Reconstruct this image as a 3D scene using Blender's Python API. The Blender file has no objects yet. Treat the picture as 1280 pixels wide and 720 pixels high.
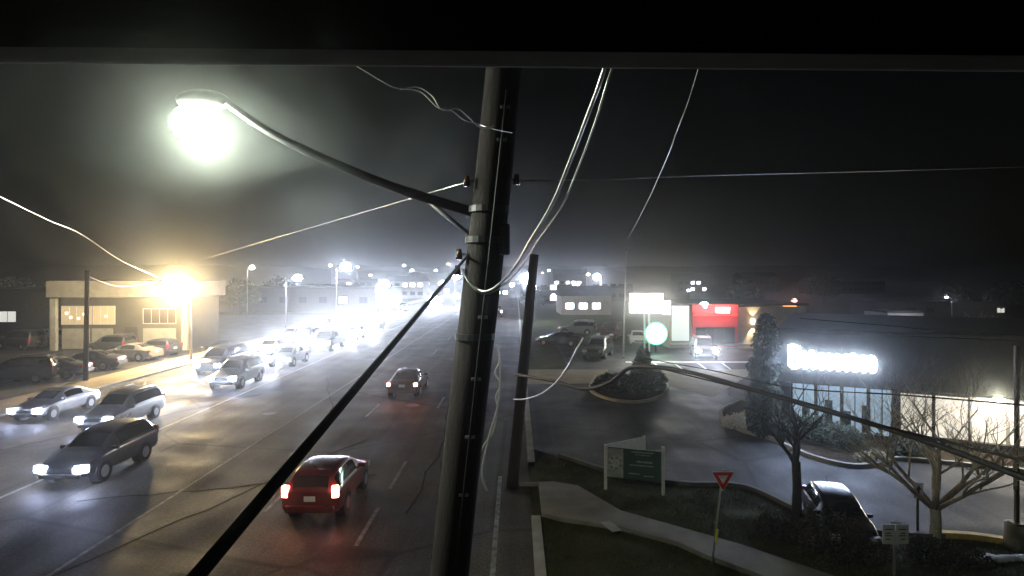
import bpy, bmesh, math, random
from mathutils import Vector, Matrix, noise
R = math.radians; PI = math.pi
GLARE_DENSITY = .075
scene = bpy.context.scene
C = scene.collection
F = 763.0; HX = 645.0; HY = 345.0; CH = 7.0       # focal length, horizon, camera height (photo px / metres)
def P(px, py, Y): return Vector(((px-HX)/F*Y, Y, CH-(py-HY)/F*Y))
def G(px, py, z=0.0):
    Y = (CH-z)*F/(py-HY); return Vector(((px-HX)/F*Y, Y, z))

# ------------------------------------------------------------------ materials
MC = {}
def mat(name, col, rough=0.6, metal=0.0, var=0.12, scale=6.0, bump=0.0, spec=0.5, bscale=None):
    if name in MC: return MC[name]
    m = bpy.data.materials.new(name); m.use_nodes = True; MC[name] = m
    nt = m.node_tree; b = nt.nodes['Principled BSDF']
    b.inputs['Roughness'].default_value = rough; b.inputs['Metallic'].default_value = metal
    b.inputs['Specular IOR Level'].default_value = spec
    tc = nt.nodes.new('ShaderNodeTexCoord'); n = nt.nodes.new('ShaderNodeTexNoise')
    n.inputs['Scale'].default_value = scale; n.inputs['Detail'].default_value = 6
    nt.links.new(tc.outputs['Object'], n.inputs['Vector'])
    r = nt.nodes.new('ShaderNodeValToRGB')
    r.color_ramp.elements[0].position = .3; r.color_ramp.elements[1].position = .7
    r.color_ramp.elements[0].color = tuple(c*(1-var) for c in col)+(1,)
    r.color_ramp.elements[1].color = tuple(min(1, c*(1+var)) for c in col)+(1,)
    nt.links.new(n.outputs['Fac'], r.inputs['Fac']); nt.links.new(r.outputs['Color'], b.inputs['Base Color'])
    if bump:
        n2 = nt.nodes.new('ShaderNodeTexNoise'); n2.inputs['Scale'].default_value = bscale or scale*8; n2.inputs['Detail'].default_value = 4
        nt.links.new(tc.outputs['Object'], n2.inputs['Vector'])
        bp = nt.nodes.new('ShaderNodeBump'); bp.inputs['Strength'].default_value = bump; bp.inputs['Distance'].default_value = .05
        nt.links.new(n2.outputs['Fac'], bp.inputs['Height']); nt.links.new(bp.outputs['Normal'], b.inputs['Normal'])
    return m
def emat(name, col, strength):
    if name in MC: return MC[name]
    m = bpy.data.materials.new(name); m.use_nodes = True; MC[name] = m
    b = m.node_tree.nodes['Principled BSDF']
    b.inputs['Base Color'].default_value = tuple(c*.5 for c in col)+(1,)
    b.inputs['Emission Color'].default_value = tuple(col)+(1,); b.inputs['Emission Strength'].default_value = strength
    m.cycles.emission_sampling = 'NONE' if strength > 3 else 'AUTO'
    return m
def lensmat(name, col, strength):
    if name in MC: return MC[name]
    m = bpy.data.materials.new(name); m.use_nodes = True; MC[name] = m; nt = m.node_tree; nt.nodes.clear()
    o = nt.nodes.new('ShaderNodeOutputMaterial'); x = nt.nodes.new('ShaderNodeMixShader'); e = nt.nodes.new('ShaderNodeEmission'); t = nt.nodes.new('ShaderNodeBsdfTransparent')
    e.inputs[0].default_value = tuple(col)+(1,); e.inputs[1].default_value = strength; x.inputs[0].default_value = .4
    nt.links.new(t.outputs[0], x.inputs[1]); nt.links.new(e.outputs[0], x.inputs[2]); nt.links.new(x.outputs[0], o.inputs[0]); m.cycles.emission_sampling = 'NONE'; return m
def paint(name, col, metal=0.0):
    if name in MC: return MC[name]
    m = mat(name, col, .28, metal, .06, 3.0); b = m.node_tree.nodes['Principled BSDF']
    b.inputs['Coat Weight'].default_value = .8; b.inputs['Coat Roughness'].default_value = .06
    return m
def asphalt(name, base, warm, cracks=True):
    """worn asphalt: broad patches, tyre-polished tracks, seams, aggregate bump and patchy roughness"""
    m = bpy.data.materials.new(name); m.use_nodes = True; MC[name] = m
    nt = m.node_tree; N = nt.nodes; L = nt.links; b = N['Principled BSDF']
    tc = N.new('ShaderNodeTexCoord')
    def nz(s, d=5, stretch=None):
        n = N.new('ShaderNodeTexNoise'); n.inputs['Scale'].default_value = s; n.inputs['Detail'].default_value = d
        if stretch:
            mp = N.new('ShaderNodeMapping'); mp.inputs['Scale'].default_value = stretch
            L.new(tc.outputs['Object'], mp.inputs['Vector']); L.new(mp.outputs['Vector'], n.inputs['Vector'])
        else: L.new(tc.outputs['Object'], n.inputs['Vector'])
        return n
    def ramp(src, p0, c0, p1, c1):
        r = N.new('ShaderNodeValToRGB'); r.color_ramp.elements[0].position = p0; r.color_ramp.elements[1].position = p1
        r.color_ramp.elements[0].color = c0; r.color_ramp.elements[1].color = c1; L.new(src, r.inputs['Fac']); return r
    def mul(a, bb, f=1.0):
        x = N.new('ShaderNodeMix'); x.data_type = 'RGBA'; x.blend_type = 'MULTIPLY'; x.inputs[0].default_value = f
        L.new(a, x.inputs[6]); L.new(bb, x.inputs[7]); return x.outputs[2]
    a = ramp(nz(.12, 8).outputs['Fac'], .35, tuple(c*.75 for c in base)+(1,), .65, tuple(c*1.25 for c in warm)+(1,))
    st = ramp(nz(1.0, 5, (1.3, .03, 1)).outputs['Fac'], .4, (.68,.68,.69,1), .6, (1.2,1.17,1.12,1))
    gr = ramp(nz(14, 8).outputs['Fac'], .35, (.6,.6,.6,1), .65, (1.4,1.4,1.4,1))
    c = mul(mul(a.outputs['Color'], st.outputs['Color']), gr.outputs['Color'])
    if cracks:
        v = N.new('ShaderNodeTexVoronoi'); v.feature = 'DISTANCE_TO_EDGE'; v.inputs['Scale'].default_value = .11
        nn = nz(.6, 4); add = N.new('ShaderNodeMixRGB'); add.inputs[0].default_value = .07
        L.new(tc.outputs['Object'], add.inputs[1]); L.new(nn.outputs['Color'], add.inputs[2]); L.new(add.outputs[0], v.inputs['Vector'])
        cr = ramp(v.outputs['Distance'], .004, (.45,.45,.45,1), .011, (1,1,1,1)); c = mul(c, cr.outputs['Color'])
    L.new(c, b.inputs['Base Color'])
    b.inputs['Specular IOR Level'].default_value = .25
    ro = ramp(nz(.5, 7).outputs['Fac'], .3, (.55,.55,.55,1), .75, (.9,.9,.9,1)); L.new(ro.outputs['Color'], b.inputs['Roughness'])
    bp = N.new('ShaderNodeBump'); bp.inputs['Strength'].default_value = .35; bp.inputs['Distance'].default_value = .02
    L.new(nz(18, 4).outputs['Fac'], bp.inputs['Height']); L.new(bp.outputs['Normal'], b.inputs['Normal'])
    return m

ROAD = asphalt('road_asphalt', (.052,.048,.041), (.066,.059,.045))
LOT = asphalt('lot_asphalt', (.03,.031,.034), (.042,.042,.044))
GRASS = mat('winter_grass', (.05,.052,.022), .95, 0, .45, .7, .6, .1, 12)
MULCH = mat('mulch', (.045,.033,.022), .95, 0, .4, 5, .8, .1, 20)
CONC = mat('concrete', (.21,.2,.165), .85, 0, .22, 1.2, .25, .3, 20)
CURB = mat('kerb_concrete', (.3,.29,.25), .8, 0, .25, 2, .2)
TANC = mat('tan_concrete', (.3,.25,.16), .85, 0, .2, .8, .2)
LINE = mat('worn_road_paint', (.2,.2,.185), .7, 0, .6, 4.5)
YLINE = mat('worn_yellow_paint', (.6,.42,.08), .6, 0, .35, 3)
WOOD = mat('weathered_pole_wood', (.028,.024,.023), 1, 0, .25, 5, .6, .2, 30)
WOOD.node_tree.nodes.remove([n for n in WOOD.node_tree.nodes if n.type == 'BUMP'][0]); _nt = WOOD.node_tree
_tc = [n for n in _nt.nodes if n.type == 'TEX_COORD'][0]; _mp = _nt.nodes.new('ShaderNodeMapping'); _mp.inputs['Scale'].default_value = (5,5,.35)
_nt.links.new(_tc.outputs['Object'], _mp.inputs['Vector'])
for _n in [n for n in _nt.nodes if n.type == 'TEX_NOISE']: _nt.links.new(_mp.outputs['Vector'], _n.inputs['Vector'])
_bp = _nt.nodes.new('ShaderNodeBump'); _bp.inputs['Strength'].default_value = .4; _bp.inputs['Distance'].default_value = .02
_nt.links.new([n for n in _nt.nodes if n.type == 'TEX_NOISE'][-1].outputs['Fac'], _bp.inputs['Height']); _nt.links.new(_bp.outputs['Normal'], _nt.nodes['Principled BSDF'].inputs['Normal'])
CABLE = mat('black_cable_jacket', (.012,.012,.013), .6, 0, .2, 20, spec=.25)
SILVER = mat('aluminium_cable', (.55,.55,.53), .35, .7, .2, 30)
STEEL = mat('galvanised_steel', (.3,.3,.3), .45, .6, .2, 12)
DARKM = mat('dark_metal', (.03,.03,.032), .5, .3, .2, 8)
BRONZE = mat('bronze_pole', (.05,.043,.035), .5, .3, .2, 8)
RUB = mat('tyre_rubber', (.015,.015,.015), .85, 0, .2, 9)
RIM = mat('alloy_rim', (.35,.35,.36), .35, .8, .1, 8)
BLACKP = mat('black_plastic', (.02,.02,.02), .55, 0, .2, 9)
GLASS = mat('tinted_car_glass', (.012,.013,.015), .06, 0, .1, 3)
PLATE = mat('licence_plate', (.6,.6,.58), .4, 0, .05, 9)
HEAD = emat('lit_headlight', (.6,.68,1), 150); HEADOFF = mat('clear_lamp_lens', (.45,.46,.5), .15, 0, .1, 9)
TAIL = emat('lit_tail_light', (1,.10,.06), 14); TAILOFF = mat('red_lamp_lens', (.25,.01,.01), .2, 0, .1, 9)
BRAKE = emat('lit_brake_light', (1,.35,.25), 40)
WHITEW = mat('white_stucco', (.27,.28,.27), .85, 0, .14, 1.5, .1)
GREYW = mat('grey_wall', (.07,.072,.07), .85, 0, .15, 1.2, .1)
DARKW = mat('dark_brick', (.06,.052,.045), .9, 0, .25, 3, .3)
ROOF = mat('flat_roof_felt', (.035,.035,.035), .95, 0, .3, 1)
REDW = mat('red_cladding', (.42,.03,.03), .6, 0, .1, 2)
BEIGE = mat('beige_render', (.3,.26,.2), .85, 0, .12, 2, .1)
OLIVE = mat('olive_fascia', (.04,.042,.03), .9, 0, .2, 1.2, .15)
GLZ = mat('dark_window_glass', (.02,.022,.026), .08, 0, .2, 2)
BARK = mat('pale_bark', (.42,.36,.26), .9, 0, .3, 9, .5, .2, 40)
DBARK = mat('dark_bark', (.04,.032,.026), .95, 0, .3, 9, .5, .2, 40)
LEAF = mat('dark_evergreen_leaf', (.03,.045,.02), .8, 0, .4, 2)
PALE = mat('dry_pale_grass', (.62,.57,.42), .9, 0, .35, 9)
WHITEP = mat('white_paint', (.62,.62,.6), .5, 0, .08, 8)
SNOW = mat('old_snow', (.75,.75,.78), .8, 0, .12, 6, .4)

# ------------------------------------------------------------------ mesh helpers
def tag(o, label=None, cat=None, group=None, kind=None):
    if label: o['label'] = label
    if cat: o['category'] = cat
    if group: o['group'] = group
    if kind: o['kind'] = kind
    return o
def link(name, me, parent=None, loc=None, rz=0):
    o = bpy.data.objects.new(name, me); C.objects.link(o)
    if parent: o.parent = parent
    if loc is not None: o.location = loc
    if rz: o.rotation_euler.z = rz
    return o
def thing(name, label, cat, loc=(0,0,0), rz=0, group=None):
    return tag(link(name, None, None, loc, rz), label, cat, group)
class MB:
    def __init__(s): s.bm = bmesh.new()
    def box(s, c, size, rot=None, bev=0.0):
        m = Matrix.Translation(Vector(c))
        if rot is not None: m = m @ (Matrix.Rotation(rot, 4, 'Z') if isinstance(rot, (int, float)) else rot)
        r = bmesh.ops.create_cube(s.bm, size=1.0, matrix=m @ Matrix.Diagonal((size[0], size[1], size[2], 1)))
        if bev:
            es = list({e for v in r['verts'] for e in v.link_edges})
            bmesh.ops.bevel(s.bm, geom=es, offset=bev, segments=2, affect='EDGES', profile=.5)
        return s
    def cyl(s, a, b, r0, r1=None, n=12, cap=True):
        a = Vector(a); b = Vector(b); d = b-a; r1 = r0 if r1 is None else r1
        q = d.to_track_quat('Z', 'Y').to_matrix().to_4x4()
        bmesh.ops.create_cone(s.bm, cap_ends=cap, segments=n, radius1=r0, radius2=max(r1, 1e-4), depth=d.length, matrix=Matrix.Translation((a+b)/2) @ q)
        return s
    def sph(s, c, r, sc=(1,1,1), sub=2, amp=0.0):
        m = Matrix.Translation(Vector(c)) @ Matrix.Diagonal((sc[0], sc[1], sc[2], 1))
        rr = bmesh.ops.create_icosphere(s.bm, subdivisions=sub, radius=r, matrix=m)
        if amp:
            for v in rr['verts']:
                d = (v.co-Vector(c)); v.co += d*noise.noise(v.co*2.3/r)*amp
        return s
    def tube(s, pts, rad, n=8):
        pts = [Vector(p) for p in pts]; prev = None; k = len(pts)
        rs = rad if isinstance(rad, list) else [rad]*k
        up = None; rings = []
        for i, p in enumerate(pts):
            t = (pts[min(i+1, k-1)]-pts[max(i-1, 0)]).normalized()
            if up is None: up = t.orthogonal().normalized()
            up = (up-t*up.dot(t)).normalized(); w = t.cross(up)
            rings.append([s.bm.verts.new(p+(up*math.cos(a)+w*math.sin(a))*rs[i]) for a in [2*PI*j/n for j in range(n)]])
        for A, B in zip(rings, rings[1:]):
            for j in range(n): s.bm.faces.new((A[j], A[(j+1)%n], B[(j+1)%n], B[j]))
        s.bm.faces.new(rings[0][::-1]); s.bm.faces.new(rings[-1])
        return s
    def prism(s, poly, z0, z1):
        a = [s.bm.verts.new((p[0], p[1], z0)) for p in poly]; b = [s.bm.verts.new((p[0], p[1], z1)) for p in poly]; n = len(poly)
        s.bm.faces.new(a[::-1]); s.bm.faces.new(b)
        for i in range(n): s.bm.faces.new((a[i], a[(i+1)%n], b[(i+1)%n], b[i]))
        return s
    def quad(s, *p):
        s.bm.faces.new([s.bm.verts.new(q) for q in p]); return s
    def build(s, name, m, parent=None, smooth=False, loc=None, rz=0):
        bmesh.ops.recalc_face_normals(s.bm, faces=s.bm.faces[:])
        me = bpy.data.meshes.new(name); s.bm.to_mesh(me); s.bm.free()
        me.materials.append(m)
        if smooth:
            for p in me.polygons: p.use_smooth = True
        return link(name, me, parent, loc, rz)
def smooth_pts(pts, k=8):
    pts = [Vector(p) for p in pts]; out = []
    for i in range(len(pts)-1):
        p0 = pts[max(i-1, 0)]; p1 = pts[i]; p2 = pts[i+1]; p3 = pts[min(i+2, len(pts)-1)]
        for j in range(k):
            t = j/k
            out.append(.5*((2*p1)+(p2-p0)*t+(2*p0-5*p1+4*p2-p3)*t*t+(3*p1-p0-3*p2+p3)*t**3))
    out.append(pts[-1]); return out
def text_mesh(s, size, parent, m, loc, rot, name='lettering', ext=.002):
    cu = bpy.data.curves.new('t', 'FONT'); cu.body = s; cu.size = size; cu.align_x = 'CENTER'; cu.align_y = 'CENTER'; cu.extrude = ext
    o = bpy.data.objects.new('t', cu); C.objects.link(o)
    dg = bpy.context.evaluated_depsgraph_get(); me = bpy.data.meshes.new_from_object(o.evaluated_get(dg))
    bpy.data.objects.remove(o); me.materials.clear(); me.materials.append(m)
    r = link(name, me, parent, loc); r.rotation_euler = rot; return r
def lamp(name, kind, loc, power, col, parent=None, size=.1, spot=None, direction=None, blend=.8):
    ld = bpy.data.lights.new(name, kind); ld.energy = power; ld.color = col
    if kind == 'AREA': ld.shape = 'RECTANGLE'; ld.size = size[0]; ld.size_y = size[1]
    else: ld.shadow_soft_size = size
    if kind == 'SPOT': ld.spot_size = spot; ld.spot_blend = blend
    o = link(name, ld, parent, loc)
    if direction is not None: o.rotation_euler = Vector(direction).to_track_quat('-Z', 'Y').to_euler()
    return o

# ------------------------------------------------------------------ setting
def sheet(name, poly, z, m, kind='structure'):
    b = MB(); b.bm.faces.new([b.bm.verts.new((p[0], p[1], z)) for p in poly])
    bmesh.ops.triangulate(b.bm, faces=b.bm.faces[:])
    o = b.build(name, m); return tag(o, kind=kind)
def strip(name, line, w, h, m, z0=0.0, kind='structure'):
    line = [Vector((p[0], p[1], 0)) for p in line]; b = MB(); n = len(line); L_ = []; R_ = []
    for i, p in enumerate(line):
        t = (line[min(i+1, n-1)]-line[max(i-1, 0)]).normalized(); q = Vector((-t.y, t.x, 0))*w/2
        L_.append(p+q); R_.append(p-q)
    for i in range(n-1):
        for poly in ((L_[i], L_[i+1], R_[i+1], R_[i]),):
            v0 = [b.bm.verts.new((p.x, p.y, z0+h)) for p in poly]; b.bm.faces.new(v0)
        for A in (L_, R_):
            b.bm.faces.new([b.bm.verts.new(q) for q in ((A[i].x, A[i].y, z0), (A[i+1].x, A[i+1].y, z0), (A[i+1].x, A[i+1].y, z0+h), (A[i].x, A[i].y, z0+h))])
    bmesh.ops.remove_doubles(b.bm, verts=b.bm.verts[:], dist=.001)
    return tag(b.build(name, m), kind=kind)

sheet('ground', [(-1500,-30),(1500,-30),(1500,1600),(-1500,1600)], 0, GRASS)
XR = .45; XL = -25.6
sheet('road', [(XL,-25),(XR,-25),(XR,1100),(XL,1100)], .01, ROAD)
sheet('left_lot', [(-130,5),(-28.6,5),(-28.6,49),(-28.6,110),(-130,110)], .008, LOT)
strip('left_pavement', [(-27.2,-20),(-27.2,300)], 2.6, .13, TANC)
strip('left_kerb', [(-25.75,-20),(-25.75,300)], .3, .15, CURB)
strip('right_kerb', [(XR+.12,22.5),(XR+.12,39)], .26, .14, CURB)
strip('right_kerb', [(XR+.12,50),(XR+.12,500)], .26, .14, CURB)
strip('right_kerb', [(XR+.12,-20),(XR+.12,17.5)], .26, .14, CURB)
# drive into the shopping plaza, on the right
dr = [G(650,560),G(700,572),G(770,592),G(850,604),G(930,608),G(1000,638),G(1080,663),G(1180,671),G(1290,684),G(1500,700),
      G(1500,540),G(1150,572),G(1060,586),G(1015,574),G(960,550),G(930,542),G(905,528),G(902,516),G(925,500),G(960,492),G(960,470),G(838,470),G(650,470)]
dr = [(XR if i in (0, len(dr)-1) else p.x, p.y) for i, p in enumerate(dr)]
sheet('plaza_drive', dr, .012, LOT)
sheet('drive_apron', [G(652,462), G(760,462), G(757,479), G(652,481)], .016, TANC)
sheet('drive_apron', [G(826,462), G(948,462), G(890,497), G(834,482)], .016, TANC)
sheet('far_lot', [(4,43.5),(60,43.5),(60,62),(4,62)], .008, LOT)
strip('drive_kerb', smooth_pts([G(700,571),G(770,593),G(850,606),G(930,610),G(1000,640),G(1080,665),G(1180,673)], 5), .16, .13, mat('dull_kerb', (.1,.098,.085), .85, 0, .3, 2))
strip('drive_kerb', smooth_pts([G(1170,671),G(1220,674),G(1300,686)], 5), .2, .15, YLINE)
side = [G(648,608),G(690,606),G(722,611),G(776,643),G(843,662),G(926,686),G(1030,722),G(1110,750),G(1010,750),G(944,722),G(877,697),G(847,683),G(773,663),G(700,652),G(640,646),G(618,680),G(590,730),G(590,850),G(560,850),(.62,-5),(.62,17.2),(.62,20.6)]
side = [(p[0], p[1]) for p in side[:14]] + [(XR+.3, G(640,646).y), (XR+.3, G(648,608).y)]
b = MB(); b.prism(side, 0.0, .12); bmesh.ops.triangulate(b.bm, faces=b.bm.faces[:]); tag(b.build('footpath', CONC), kind='structure')
# expansion joints of the path
strip('path_patch', [G(756,652,.125), G(772,664,.125)], .3, .012, mat('path_patch', (.33,.32,.27), .85, 0, .2, 2), .115)
# lane markings
def dash(X, ys, L, w=.12): 
    b = MB()
    for y in ys: b.quad((X-w/2,y,.016),(X+w/2,y,.016),(X+w/2,y+L,.016),(X-w/2,y+L,.016))
    return tag(b.build('lane_marking', LINE), kind='structure')
dash(-.55, [-5], 26.3, .13)
dash(-4.15, [-1+k*4.2 for k in range(5)], 2.6); dash(-4.15, [20+k*12.2 for k in range(20)], 3)
dash(-7.45, [k*12.2+5.9 for k in range(24)], 3.0, .13)
dash(-10.9, [-20], 420, .11)
dash(-16.25, [-20], 500, .14)
dash(-19.8, [k*12.2-6.5 for k in range(24)], 3.0); dash(-23.3, [k*12.2-6.5 for k in range(24)], 3)
# islands with their kerbs
isl = smooth_pts([G(745,472),G(800,470),G(828,475),G(834,486),G(826,497),G(797,504),G(760,500),G(738,488),G(745,472)], 5)
sheet('planting_bed', [(p.x,p.y) for p in isl[:-1]], .05, MULCH); strip('bed_kerb', isl, .18, .15, mat('pale_kerb', (.5,.47,.35), .8, 0, .2, 3))
i2 = smooth_pts([G(925,503),G(905,512),G(901,520),G(908,530),G(930,541),G(960,549),G(985,560),G(1015,573),G(1060,584),G(1095,583),G(1130,576),G(1290,592)], 5)
sheet('planting_bed', [(p.x,p.y) for p in i2]+[(24,24.5),(13,31)], .05, MULCH); strip('bed_kerb', i2, .16, .15, CURB)
# parking bay lines on the far lot
b = MB()
for px in (815,840,870,900): 
    a = G(px,453); c = G(px+12,462); b.quad((a.x,a.y,.02),(a.x+.15,a.y,.02),(c.x+.15,c.y,.02),(c.x,c.y,.02))
b.quad(G(782,451.6,.02), G(945,451.6,.02), G(945,453.4,.02), G(782,453.4,.02))
tag(b.build('bay_marking', WHITEP), kind='structure')
# hills on the horizon
def ridge(name, Y, x0, x1, base, amp, seed, m):
    b = MB(); n = 90; a = []
    for i in range(n+1):
        x = x0+(x1-x0)*i/n; h = base+amp*(noise.noise((x*.004+seed, 3, 0))+.4*noise.noise((x*.02+seed, 1, 0)))
        e = min(1, i/6, (n-i)/6); a.append((x, max(.3, h*e)))
    rows = []
    for f, dy in ((0,-120),(.45,-70),(.85,-30),(1,0),(.7,60),(0,150)):
        rows.append([b.bm.verts.new((x, Y+dy, h*f-.2+2.0*noise.noise((x*.05, dy*.05, seed))*f)) for x, h in a])
    for A, B in zip(rows, rows[1:]):
        for i in range(n): b.bm.faces.new((A[i],A[i+1],B[i+1],B[i]))
    return tag(b.build(name, m, None, True), kind='structure')
HILL = mat('wooded_hill', (.02,.024,.018), .95, 0, .4, .05)
ridge('hills', 620, -900, 160, 17, 12, 2.0, HILL); ridge('hills', 820, -300, 1100, 20, 10, 7.0, HILL)

# ------------------------------------------------------------------ vehicles (front towards +Y)
def car_proto(kind):
    W = {'suv':.93,'sedan':.9,'hatch':.9,'pickup':1.0,'van':.98}[kind]
    # stations: y, zlow, zbelt, w, ztop, wtop ; glass flags come from the cabin stations
    S = {
     'suv':   [(-2.25,.45,.95,.80,1.02,.6),(-2.2,.3,1.0,.9,1.12,.72),(-2.05,.28,1.02,.93,1.55,.64),(-1.85,.26,1.02,.93,1.68,.66),(-.6,.24,1.0,.93,1.72,.68),(.35,.24,.98,.93,1.64,.66),(1.05,.25,.96,.92,1.08,.74),(1.2,.25,.94,.92,1.0,.76),(1.95,.28,.86,.9,.92,.7),(2.2,.32,.74,.84,.78,.62),(2.28,.42,.6,.74,.64,.55)],
     'sedan': [(-2.35,.45,.85,.78,.88,.6),(-2.3,.3,.92,.86,.98,.66),(-1.75,.26,.95,.9,1.04,.7),(-1.55,.25,.95,.9,1.08,.7),(-.9,.24,.94,.9,1.4,.58),(-.2,.23,.93,.9,1.44,.6),(.35,.23,.92,.9,1.36,.58),(1.15,.24,.9,.9,.96,.72),(1.3,.25,.88,.9,.92,.72),(1.95,.28,.78,.87,.84,.66),(2.25,.32,.66,.8,.7,.58),(2.33,.42,.56,.7,.58,.5)],
     'hatch': [(-2.0,.45,.9,.8,.95,.62),(-1.95,.3,.98,.88,1.04,.7),(-1.7,.27,1.0,.9,1.42,.6),(-1.45,.25,1.0,.9,1.52,.62),(-.5,.24,.97,.9,1.55,.64),(.3,.24,.94,.9,1.46,.62),(1.1,.25,.92,.9,1.0,.72),(1.25,.26,.9,.9,.95,.72),(1.8,.28,.8,.86,.86,.66),(2.05,.33,.66,.8,.7,.58),(2.12,.42,.56,.7,.58,.5)],
     'van':   [(-2.45,.45,1.0,.84,1.1,.66),(-2.4,.3,1.05,.94,1.25,.76),(-2.3,.28,1.06,.97,1.75,.72),(-2.0,.26,1.06,.98,1.86,.74),(-.6,.24,1.05,.98,1.9,.76),(.7,.24,1.03,.98,1.82,.74),(1.5,.25,1.0,.96,1.14,.8),(1.65,.25,.98,.96,1.05,.8),(2.1,.28,.88,.93,.96,.74),(2.35,.32,.76,.86,.8,.62),(2.42,.42,.6,.76,.64,.55)],
     'pickup':[(-2.75,.55,1.05,.92,1.08,.9),(-2.7,.45,1.1,.98,1.13,.92),(-.85,.42,1.12,1.0,1.16,.92),(-.75,.42,1.12,1.0,1.2,.8),(-.55,.4,1.12,1.0,1.82,.72),(.3,.4,1.1,1.0,1.88,.74),(.85,.4,1.1,1.0,1.82,.72),(1.45,.4,1.1,.99,1.22,.8),(1.6,.42,1.09,.99,1.16,.82),(2.4,.42,1.02,.97,1.1,.78),(2.68,.48,.9,.92,.96,.7),(2.75,.55,.75,.84,.8,.62)],
    }[kind]
    bm = bmesh.new(); rings = []
    for (y, zl, zb, w, zt, wt) in S:
        zm = zl+(zb-zl)*.5
        half = [(w*.8, zl), (w*.98, zl+.08), (w, zm), (w*.975, zb-.03), (w*.95, zb), (wt+.02, zt-.03), (wt*.88, zt+.012)]
        pts = [(-a, z) for a, z in half]+[(-wt*.3, zt+.035), (wt*.3, zt+.035)]+[(a, z) for a, z in half[::-1]]
        rings.append([bm.verts.new((x, y, z)) for x, z in pts])
    n = len(rings[0]); cab = [i for i in range(len(S)) if S[i][4]-S[i][2] > .3]
    c0, c1 = cab[0], cab[-1]
    for i in range(len(S)-1):
        for j in range(n-1):
            f = bm.faces.new((rings[i][j], rings[i][j+1], rings[i+1][j+1], rings[i+1][j])); mi = 0
            if j in (4, 10) and c0 <= i < c1: mi = 1
            elif j in (4, 10) and (i == c1): mi = 0
            if 6 <= j <= 8:
                if i == c1: mi = 2
                if i == c0-1: mi = 3
            f.material_index = mi; f.smooth = True
        bm.faces.new((rings[i][-1], rings[i][0], rings[i+1][0], rings[i+1][-1]))
    bm.faces.new(rings[0]); bm.faces.new(rings[-1][::-1])
    bmesh.ops.recalc_face_normals(bm, faces=bm.faces[:])
    me = bpy.data.meshes.new('shell'); bm.to_mesh(me); bm.free()
    o = bpy.data.objects.new('shell', me); C.objects.link(o)
    for _ in range(4): me.materials.append(GLASS)
    sm = o.modifiers.new('s', 'SUBSURF'); sm.levels = 2; sm.render_levels = 2
    dg = bpy.context.evaluated_depsgraph_get(); ev = bpy.data.meshes.new_from_object(o.evaluated_get(dg)); bpy.data.objects.remove(o)
    root = thing(kind, 'car', 'car')
    def part(mi, name, m, sd=0):
        b = bmesh.new(); b.from_mesh(ev)
        bmesh.ops.delete(b, geom=[f for f in b.faces if f.material_index != mi or f.calc_center_median().x*sd < 0], context='FACES')
        for f in b.faces: f.material_index = 0; f.smooth = True
        me = bpy.data.meshes.new(name); b.to_mesh(me); b.free(); me.materials.append(m); return link(name, me, root)
    body = part(0, 'body', BLACKP); part(1, 'side_window', GLASS, -1); part(1, 'side_window', GLASS, 1); part(2, 'windscreen', GLASS); part(3, 'rear_window', GLASS)
    L0, L1 = S[0][0], S[-1][0]; zb0 = S[1][2]; zf = S[-2][2]
    wr = .38 if kind == 'pickup' else .34
    for yy in (L0+.95, L1-.88):
        for s in (-1, 1):
            t = MB().cyl((s*(W-.20), yy, wr), (s*(W+.012), yy, wr), wr, n=20).build('wheel', RUB, root)
            k = MB(); k.cyl((s*(W+.005), yy, wr), (s*(W+.02), yy, wr), wr*.6, n=14); k.build('rim', RIM, t)
            MB().cyl((s*(W-.3), yy, wr+.02), (s*(W-.004), yy, wr+.02), wr+.07, n=20).build('wheel_arch', BLACKP, root)
    for s in (-1, 1):
        MB().box((s*(W*.74), L1-.07, zf-.02), (.4, .2, .22), Matrix.Rotation(-s*.3, 4, 'Z'), .04).build('headlight', HEADOFF, root)
        tz = .98 if kind != 'sedan' else .84; th = .34 if kind in ('suv','pickup','van','hatch') else .17
        MB().box((s*(W*.84), L0+.09, tz), (.2, .16, th), Matrix.Rotation(s*.25, 4, 'Z'), .03).build('tail_light', TAILOFF, root)
        MB().box((s*(W+.0), S[c1][0]+.38, S[c1][2]+.06), (.26, .1, .13), None, .03).build('mirror', BLACKP, root)
    MB().box((0, L1-.015, zf-.05), (W*.95, .06, .17), None, .02).build('grille', BLACKP, root)
    MB().box((0, L1-.02, .42), (W*1.5, .1, .16), None, .03).build('front_bumper', BLACKP, root)
    MB().box((0, L0+.0, .48), (W*1.65, .14, .22), None, .04).build('rear_bumper', BLACKP, root)
    MB().box((0, L0-.005, .78 if kind != 'pickup' else .75), (.34, .03, .15), None, .005).build('number_plate', PLATE, root)
    MB().tube([(.0,S[c0][0]+.35,S[c0+1][4]-.02),(.0,S[c0][0]+.1,S[c0+1][4]+.16)], .012, 5).build('aerial', BLACKP, root)
    MB().box((0,L0+.1,.60),(W*1.2,.16,.05),None,.01).build('rear_trim', RIM, root)
    if kind in ('suv','van'):
        for s in (-1, 1):
            y0, y1 = S[c0][0]+.15, S[c1][0]-.1; MB().tube([(s*.6,y0,1.67),(s*.6,y0+.1,1.76),(s*.6,y1-.1,1.74),(s*.6,y1,1.66)], .018, 6).build('roof_rail', STEEL, root)
    if kind == 'pickup':
        b = MB(); b.box((0,-1.72,1.165), (1.62,1.7,.02)); b.build('bed_cover', BLACKP, root)
    return root, dict(L0=L0, L1=L1, W=W, zf=zf)
PROTO = {}
def copy_tree(o, parent=None):
    c = o.copy(); C.objects.link(c); c.parent = parent
    for ch in list(o.children):
        if ch.type == 'MESH': copy_tree(ch, c)
    return c
SIMPLE_DROP = ('number_plate','grille','front_bumper','roof_rail','mirror','wheel_arch')
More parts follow.
